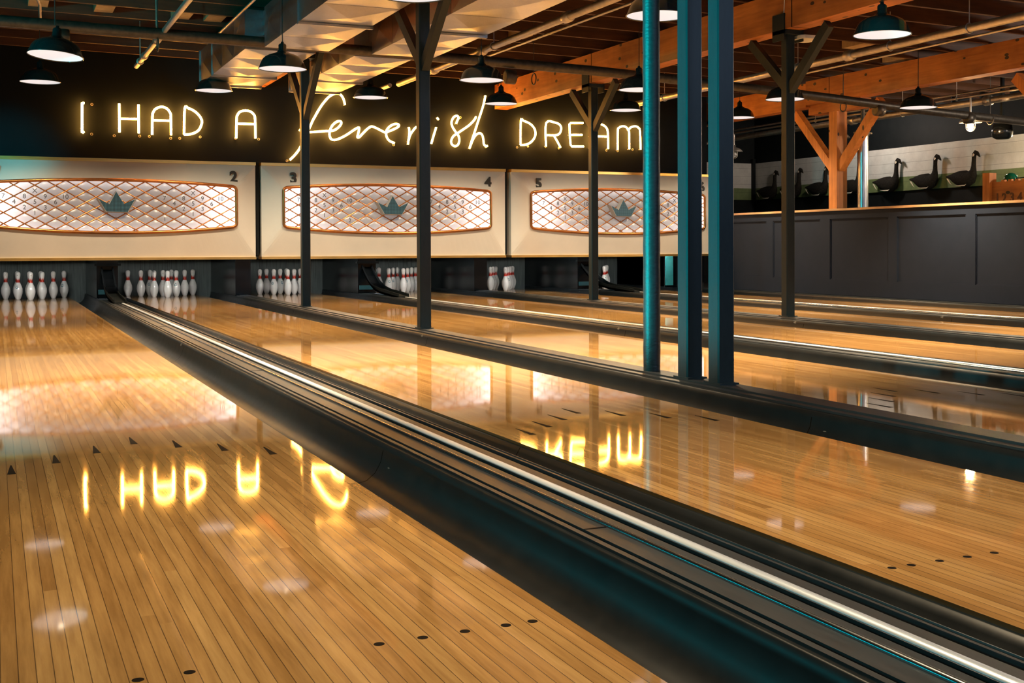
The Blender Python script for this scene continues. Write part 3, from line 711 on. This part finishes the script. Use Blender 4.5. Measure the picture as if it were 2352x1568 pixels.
# ------------------------------------------------------------------ ducts and pipes
def duct_section(x0, x1, y0, y1, z0, z1):
    m = MB(); xm = (x0+x1)/2; ym = (y0+y1)/2; zm = (z0+z1)/2; d = .028
    c = [(x0,y0,z0),(x1,y0,z0),(x1,y1,z0),(x0,y1,z0),(x0,y0,z1),(x1,y0,z1),(x1,y1,z1),(x0,y1,z1)]
    ctr = [(xm,ym,z0-d),(x0-d,ym,zm),(x1+d,ym,zm)]
    m.add(c+ctr, [(1,0,8),(2,1,8),(3,2,8),(0,3,8),(0,4,9),(4,7,9),(7,3,9),(3,0,9),(1,10,5),(5,10,6),(6,10,2),(2,10,1),(4,5,6,7),(0,1,5,4),(2,3,7,6)])
    return m
def flange(x0, x1, y, z0, z1, w=.02):
    return MB().box(x0-.016,x1+.016,y-w,y+w,z0-.024,z0-.002).box(x0-.02,x0-.002,y-.008,y+.008,z0-.02,z1).box(x1+.002,x1+.02,y-.008,y+.008,z0-.02,z1)
def duct(label, near, far, ends):
    (nx0,nx1), (fx0,fx1) = near, far
    t = thing('air_duct', label, 'duct', ((nx0+nx1)/2,11,2.6), 'galvanised air ducts')
    yn = [11.975,11.3,10.5,9.7,8.5,7.3,6.1]
    for a, b in zip(yn[1:], yn): obj('duct_section', duct_section(nx0,nx1,a+.004,b-.004,2.60,2.98), M['galv'], t)
    for y in (10.53, 8.5): obj('flange', flange(nx0,nx1,y,2.60,2.98), M['galv'], t)
    obj('duct_section', MB().box(max(nx0,fx0)+.02,min(nx1,fx1)-.02,11.975,12.14,2.74,2.97), M['galv'], t)
    yf = [12.14,12.75,13.45]+ends
    for a, b in zip(yf, yf[1:]): obj('duct_section', duct_section(fx0,fx1,a+.004,b-.004,2.60,2.98), M['galv'], t)
    for y in (14.0, ends[-1]): obj('flange', flange(fx0,fx1,y,2.60,2.98), M['galv'], t)
duct('shiny metal air duct at top left, left of the brown beam end', (1.885,2.50), (1.735,2.41), [14.1,14.85])
duct('shiny metal air duct at top centre, behind the dark post with the teal edge', (2.93,3.555), (2.80,3.395), [14.1,15.0])
def pipe(name, label, pts, r, m='conduit', couplings=(), hang=()):
    t = thing(name, label, 'pipe', pts[0])
    obj('pipe', MB().tube(pts, r, 14), M[m], t)
    for c in couplings:
        a = Vector(pts[0]).lerp(Vector(pts[-1]), c); d = (Vector(pts[-1])-Vector(pts[0])).normalized()
        obj('coupling', MB().tube([a-d*.06,a-d*.05,a+d*.05,a+d*.06],[r*1.05,r*1.45,r*1.45,r*1.05],14), M[m], t)
    for c in hang:
        a = Vector(pts[0]).lerp(Vector(pts[-1]), c)
        obj('hanger_rod', MB().tube([a+Vector((0,0,r)), (a.x,a.y,jz(a.x)+.06)], .005, 6), M[m], t)
        d = (Vector(pts[-1])-Vector(pts[0])).normalized(); u = Vector((0,0,1)); sd = d.cross(u)
        obj('hanger_ring', MB().tube([a+(sd*math.cos(k*math.pi/8)+u*math.sin(k*math.pi/8))*(r+.006) for k in range(16)], .007, 6, closed=True), M[m], t)
mp_ = [(-5.1,12.06,2.72),(-.4,12.06,2.69),(1.83,12.06,2.66),(3.6,12.06,2.635),(5.45,12.06,2.598),(6.71,12.06,2.551),(8.52,12.06,2.465),(9.44,12.06,2.41),(10.4,12.06,2.36),(12.9,12.06,2.26)]
pipe('main_pipe', 'long thick dark pipe crossing the whole ceiling from left to right', mp_, .052, 'pipe', (.29,.53,.80,.88), (.335,.545,.77,.9))
pipe('ceiling_pipe', 'pale pipe at upper left slanting down toward the HAD lettering', [(.985,14.44,2.70),(.99,8,2.70)], .026, 'conduit', (.12,.3), (.06,.28))
pipe('ceiling_pipe', 'tan jointed pipe at top centre, running up right above the script word', [(4.05,14.66,2.70),(4.10,7,2.70)], .034, 'conduit', (.17,.36,.62), (.1,.4))
pipe('ceiling_pipe', 'thin straight conduit beside the jointed tan pipe at top centre', [(4.62,13.6,2.86),(4.70,8.5,2.86)], .013, 'conduit')
pipe('ceiling_pipe', 'thick tan pipe at top right crossing above the orange beam', [(7.72,15.6,2.70),(7.66,6.5,2.70)], .040, 'conduit', (.55,), (.12,.45,.62,.74))
pipe('ceiling_pipe', 'thin conduit just below the thick tan pipe at top right', [(7.90,12.2,2.66),(7.84,6.5,2.66)], .012, 'conduit')
pipe('ceiling_pipe', 'short tan pipe stub ending above the joined script letters', [(4.02,15.9,2.72),(4.03,14.95,2.72)], .026, 'conduit')
pipe('ceiling_pipe', 'thin conduit at far upper right, leftmost of the pair above the cage lamp', [(10.95,18.5,2.62),(10.95,8.5,2.62)], .016, 'conduit', (), (.3,.6))
pipe('ceiling_pipe', 'upper conduit of the pair above the glowing cage lamp', [(11.1,18.5,2.70),(11.1,8.5,2.70)], .016, 'conduit')
pipe('ceiling_pipe', 'thicker steel pipe behind the conduit pair at far upper right', [(11.35,19.5,2.60),(11.35,8.5,2.60)], .045, 'conduit', (.4,.65), (.5,))
pipe('ceiling_pipe', 'bent thin conduit dropping from the joists at far upper left', [(-.1,12.5,3.06),(-.03,13.0,3.03),(-.02,13.2,2.85)], .014, 'conduit')
pipe('ceiling_pipe', 'thin slanting conduit left of the first duct at upper left', [(1.62,13.4,2.86),(1.62,9.0,2.86)], .012, 'conduit')
t = thing('silver_pipe', 'vertical silver pipe right of the orange timber post', 'pipe', (10.0,13.22,0))
obj('pipe', MB().tube([(10.0,13.22,0),(10.0,13.22,2.22)], .073, 24), M['silver'], t)
obj('clamp', MB().tube([(10.0,13.22,2.16),(10.0,13.22,2.24)], .085, 20).box(9.86,10.14,13.2,13.24,2.19,2.21), M['pipe'], t)
obj('pipe_head', MB().tube([(10.0,13.22,2.24),(10.0,13.22,3.0)], .03, 12), M['pipe'], t)

# ------------------------------------------------------------------ pendant lamps
SH = [(.205,0),(.203,.006),(.188,.045),(.172,.078),(.150,.100),(.120,.118),(.085,.130),(.062,.138),(.050,.147),(.040,.150),(.040,.158),(.034,.162),(.034,.205),(.028,.215),(.014,.222),(.012,.236),(0,.238)]
IN = [(.201,.001),(.184,.045),(.168,.076),(.146,.097),(.117,.114),(.083,.126),(.035,.138),(0,.139)]
def lamp_parts():
    sh = obj('shade', MB().lathe(SH, n=40), M['enamel']); sh2 = obj('reflector', MB().lathe(IN, n=40), M['shadein'])
    rim = obj('rim', MB().tube([(.204*math.cos(a*math.pi/20),.204*math.sin(a*math.pi/20),0) for a in range(40)], .004, 6, closed=True), M['enamel'])
    bl = obj('bulb', MB().ball((0,0,.088), .033, 14, 10, (1,1,1.35)), M['bulb'])
    cd = obj('cord', MB().tube([(0,0,.236),(0,0,1)], .004, 6), M['cord'])
    cn = obj('canopy', MB().lathe([(0,-.03),(.05,-.03),(.058,-.02),(.06,0),(0,0)], n=20), M['enamel'])
    return sh, sh2, rim, bl, cd, cn
LP = lamp_parts()
LAMPS = []
BXs = [.015,1.822,3.649,5.339,7.115,8.907]; BZ = [2.482,2.484,2.497,2.504,2.503,2.482]
AXs = [-.003,1.843,3.704,5.39,7.154,8.971]; AZ = [2.199,2.262,2.268,2.267,2.259,2.256]
LBL = ['lower of the two dome lamps at the far left','dome lamp below the shiny duct, above the second A of the sign','dome lamp just right of the second duct, above the script word',
       'lower dome lamp touching the tall h of the script word','lower dome lamp above the letter M','small dome lamp just right of the teal posts']
LAL = ['tilted teal-lit dome lamp at the upper left, upper of the two there','large dome lamp hanging in front of the first shiny duct','large dome lamp at top centre above the h of the script word',
       'dome lamp above DREAM, cut off by the wrapped pipe','dome lamp hidden in half by the lone dark post at right','dome lamp in front of the bright orange beam at upper right']
for i in range(6): LAMPS.append((BXs[i],14.5,BZ[i],'dark green '+LBL[i],0))
for i in range(6): LAMPS.append((AXs[i],10.6 if i == 0 else 11.0,AZ[i],'dark green '+LAL[i],1))
for x, z, L in ((0.0,2.2,'dark green dome lamp over the leftmost lane, above the top of the view'),(1.82,2.2,'dark green dome lamp over the second lane, above the top of the view'),
             (3.488,2.212,'dome lamp showing only a white patch between the wrapped pipe and the middle teal post'),(5.346,2.221,'large dome lamp at the very top right, above the tan pipe'),
             (7.12,2.22,'dark green dome lamp over the fifth lane, beyond the right edge'),(8.9,2.22,'dark green dome lamp over the rightmost lane, beyond the right edge')):
    LAMPS.append((x,7.3,z,L,2))
LAMPS.append((.95,3.3,2.25,'dark green dome lamp over the front ball return, above the top of the view',3))
PW = {0:400, 1:720, 2:1050, 3:430}
SA = {0:136, 1:108, 2:106, 3:120}
for n_, (x, y, z, L, row) in enumerate(LAMPS):
    root = thing('pendant_lamp', L, 'lamp', (x,y,z), 'dome pendant lamps')
    tilt = (R(-3.0), R(4.5), 0) if (row == 1 and n_ == 6) else (0,0,0)
    zt_ = jz(x)+.243-z
    for c in LP:
        d = c.copy(); COL.objects.link(d); d.parent = root; d.location = (0,0,0)
        if c.name.startswith('cord'):
            d.scale = (1,1,(zt_-.236)/(.764)); d.location = (0,0,.236-.236*(zt_-.236)/.764)
        elif c.name.startswith('canopy'): d.location = (0,0,zt_)
        else: d.rotation_euler = tilt
    lo = light('lamp_light', 'SPOT', (0,0,.055), PW[row], (1,.77,.48), spot_size=R(SA[row]), spot_blend=.75, shadow_soft_size=.05)
    lo.parent = root; lo.rotation_euler = tilt
for o in LP: bpy.data.objects.remove(o)

# ------------------------------------------------------------------ the lounge behind the half wall
def cage_lamp(x, y, z, label, on):
    t = thing('cage_lamp', label, 'lamp', (x,y,z), 'caged wall lamps')
    obj('bulb', MB().ball((x,y,z-.03), .042, 14, 10, (1,1,1.5)), M['cagebulb'] if on else M['white'], t)
    cg = MB()
    for k in range(4):
        a = k*math.pi/4; pts = []
        for q in range(-6, 7):
            th = q/6*math.pi/2; pts.append((x+.058*math.sin(th)*math.cos(a), y+.058*math.sin(th)*math.sin(a), z-.05-.06*math.cos(th)))
        cg.tube([(x-.058*math.cos(a),y-.058*math.sin(a),z+.03)]+pts+[(x+.058*math.cos(a),y+.058*math.sin(a),z+.03)], .004, 6)
    cg.tube([(x+.058*math.cos(a*math.pi/10),y+.058*math.sin(a*math.pi/10),z-.05) for a in range(20)], .004, 6, closed=True)
    obj('cage', cg, M['conduit'], t)
    sh = MB().lathe([(.145,.005),(.14,.02),(.11,.05),(.06,.075),(.03,.085),(.03,.12),(0,.12)], (x,y,z), 28); sh.lathe([(.143,.004),(.105,.045),(.055,.068),(0,.07)], (x,y,z), 28)
    obj('shade', sh, M['conduit'], t)
    obj('stem', MB().tube([(x,y,z+.11),(x,y,2.62 if z < 2.5 else z+.3)], .012, 8), M['conduit'], t)
    if on:
        lo = light('lamp_light', 'POINT', (0,0,-.10), 60, (1,.62,.30), shadow_soft_size=.045); lo.parent = t
cage_lamp(10.95, 12.25, 2.28, 'glowing caged lamp at upper right above the goose decoys', True)
cage_lamp(10.95, 14.9, 2.30, 'unlit caged lamp peeking out right of the orange timber post', False)
cage_lamp(10.95, 17.75, 2.30, 'unlit caged lamp just right of the widest teal post', False)
lo = light('shelf_light', 'POINT', (12.6,12.55,1.95), 40, (1,.78,.5), shadow_soft_size=.08)
GS = [(-.36,.155,.010,.05),(-.345,.15,.022,.06),(-.30,.145,.035,.06),(-.24,.135,.07,.07),(-.16,.12,.105,.08),(-.06,.105,.125,.09),(.04,.10,.13,.09),(.11,.12,.11,.08),(.15,.17,.08,.06),(.168,.22,.052,.045),(.175,.28,.038,.035),(.178,.36,.033,.032),(.182,.42,.033,.032),(.192,.465,.034,.032),(.215,.488,.034,.032),(.243,.478,.030,.028),(.27,.452,.022,.02),(.292,.43,.014,.013),(.307,.415,.005,.006)]
def goose_mesh():
    m = MB(); n = 14; vs = []; N = len(GS)
    for i, (x, z, r, w) in enumerate(GS):
        a = GS[max(i-1,0)]; b = GS[min(i+1,N-1)]; dx, dz = b[0]-a[0], b[1]-a[1]; L = math.hypot(dx,dz); nx, nz = -dz/L, dx/L
        for k in range(n):
            t = 2*math.pi*k/n; c, s = math.cos(t), math.sin(t)
            lx, lz = x+nx*r*c, z+nz*r*c
            vs.append((w*s, -lx, lz))        # faces toward -y, thickness along x
    fs = [(i*n+k,i*n+(k+1)%n,(i+1)*n+(k+1)%n,(i+1)*n+k) for i in range(N-1) for k in range(n)]
    fs += [tuple(range(n-1,-1,-1)), tuple(range((N-1)*n,N*n))]
    m.add(vs, fs, True); return m
gb = obj('body', goose_mesh(), M['goose'])
def patch(P, x):
    q = MB(); n = len(P); q.add([(x,-a,b) for a,b in P], [tuple(range(n))]); return q
ck = obj('cheek_patch', patch([(.205,.475),(.188,.45),(.19,.425),(.21,.43),(.232,.452)], -.036), M['goosepale'])
tlp = obj('tail_patch', patch([(-.315,.118),(-.285,.118),(-.255,.085),(-.235,.05),(-.20,.015),(-.25,.045)], -.078), M['goosepale'])
bel = obj('belly_patch', patch([(-.16,.005),(-.02,-.008),(.06,-.01),(.10,.02),(.06,.006),(-.05,.006)], -.07), M['goosepale'])
GY = [14.416,15.239,16.143,17.092,18.0,18.78,19.54]
GLB = ['goose decoy nearest the numbered wooden board, first from the right','goose decoy second from the right on the green and white wall','goose decoy third from the right, just right of the silver pipe',
       'goose decoy half hidden behind the silver pipe','goose decoy mostly hidden behind the orange timber post','goose decoy just right of the lone dark post','shadowy goose decoy left of the lone dark post']
for y, L in zip(GY, GLB):
    root = thing('goose_decoy', 'dark '+L, 'decoy', (12.90,y-.03,1.612), 'goose decoys on the wall')
    for c in (gb, ck, tlp, bel):
        d = c.copy(); COL.objects.link(d); d.parent = root; d.location = (0,0,0)
for o in (gb, ck, tlp, bel): bpy.data.objects.remove(o)
t = thing('scoreboard', 'wooden notched scoreboard with stencilled numbers 1 2 3 4 at the right edge', 'scoreboard', (10.32,10.8,0))
obj('post', MB().box(10.27,10.38,11.235,11.345,0,1.565), M['postwood'], t)
cb_ = MB().box(10.31,10.345,10.0,11.235,1.10,1.455)
for k in range(9): cb_.box(10.31,10.345,11.07-k*.105-.035,11.07-k*.105+.02,1.455,1.475)
obj('board', cb_, M['beamwood'], t)
for s_, y in (('1',11.145),('2',11.04),('3',10.92),('4',10.80)):
    obj('numeral', moved(text_mb(s_, .145, .004, .004), (10.308,y,1.265), R(-90)), M['stencil'], t)
t = thing('dome_shade', 'small glossy green dome shade above the numbered scoreboard', 'lamp shade', (10.45,11.07,1.42))
obj('shade', MB().lathe([(.085,0),(.083,.03),(.07,.065),(.045,.09),(.02,.10),(0,.10)], (10.455,11.08,1.46), 24).lathe([(.085,0),(.05,-.005),(.045,-.05),(0,-.05)], (10.455,11.08,1.46), 24), M['greenglass'], t)
obj('rod', MB().tube([(10.455,11.16,1.492),(10.455,10.0,1.51)], .006, 6), M['black'], t)
t = thing('access_point', 'small white square wireless box under the brown beam beside the lone dark post', 'device', (6.30,9.45,2.6))
obj('housing', MB().bbox(6.17,6.39,9.36,9.60,2.585,2.615,.03), M['white'], t)
obj('cable', MB().tube([(6.20,9.62,2.60),(6.19,9.68,2.62),(6.02,9.55,2.64),(6.005,9.42,2.74),(6.005,9.40,3.0)], .004, 6), M['white'], t)
t = thing('speaker', 'black round-fronted speaker under the ceiling at the right edge', 'speaker', (11.6,12.2,2.2))
obj('cabinet', MB().lathe([(0,-.11),(.08,-.11),(.13,-.08),(.14,0),(.12,.09),(0,.10)], (11.75,12.5,2.23), 24), M['gloss'], t)
obj('yoke', MB().box(11.73,11.77,12.48,12.52,2.32,3.17), M['black'], t)
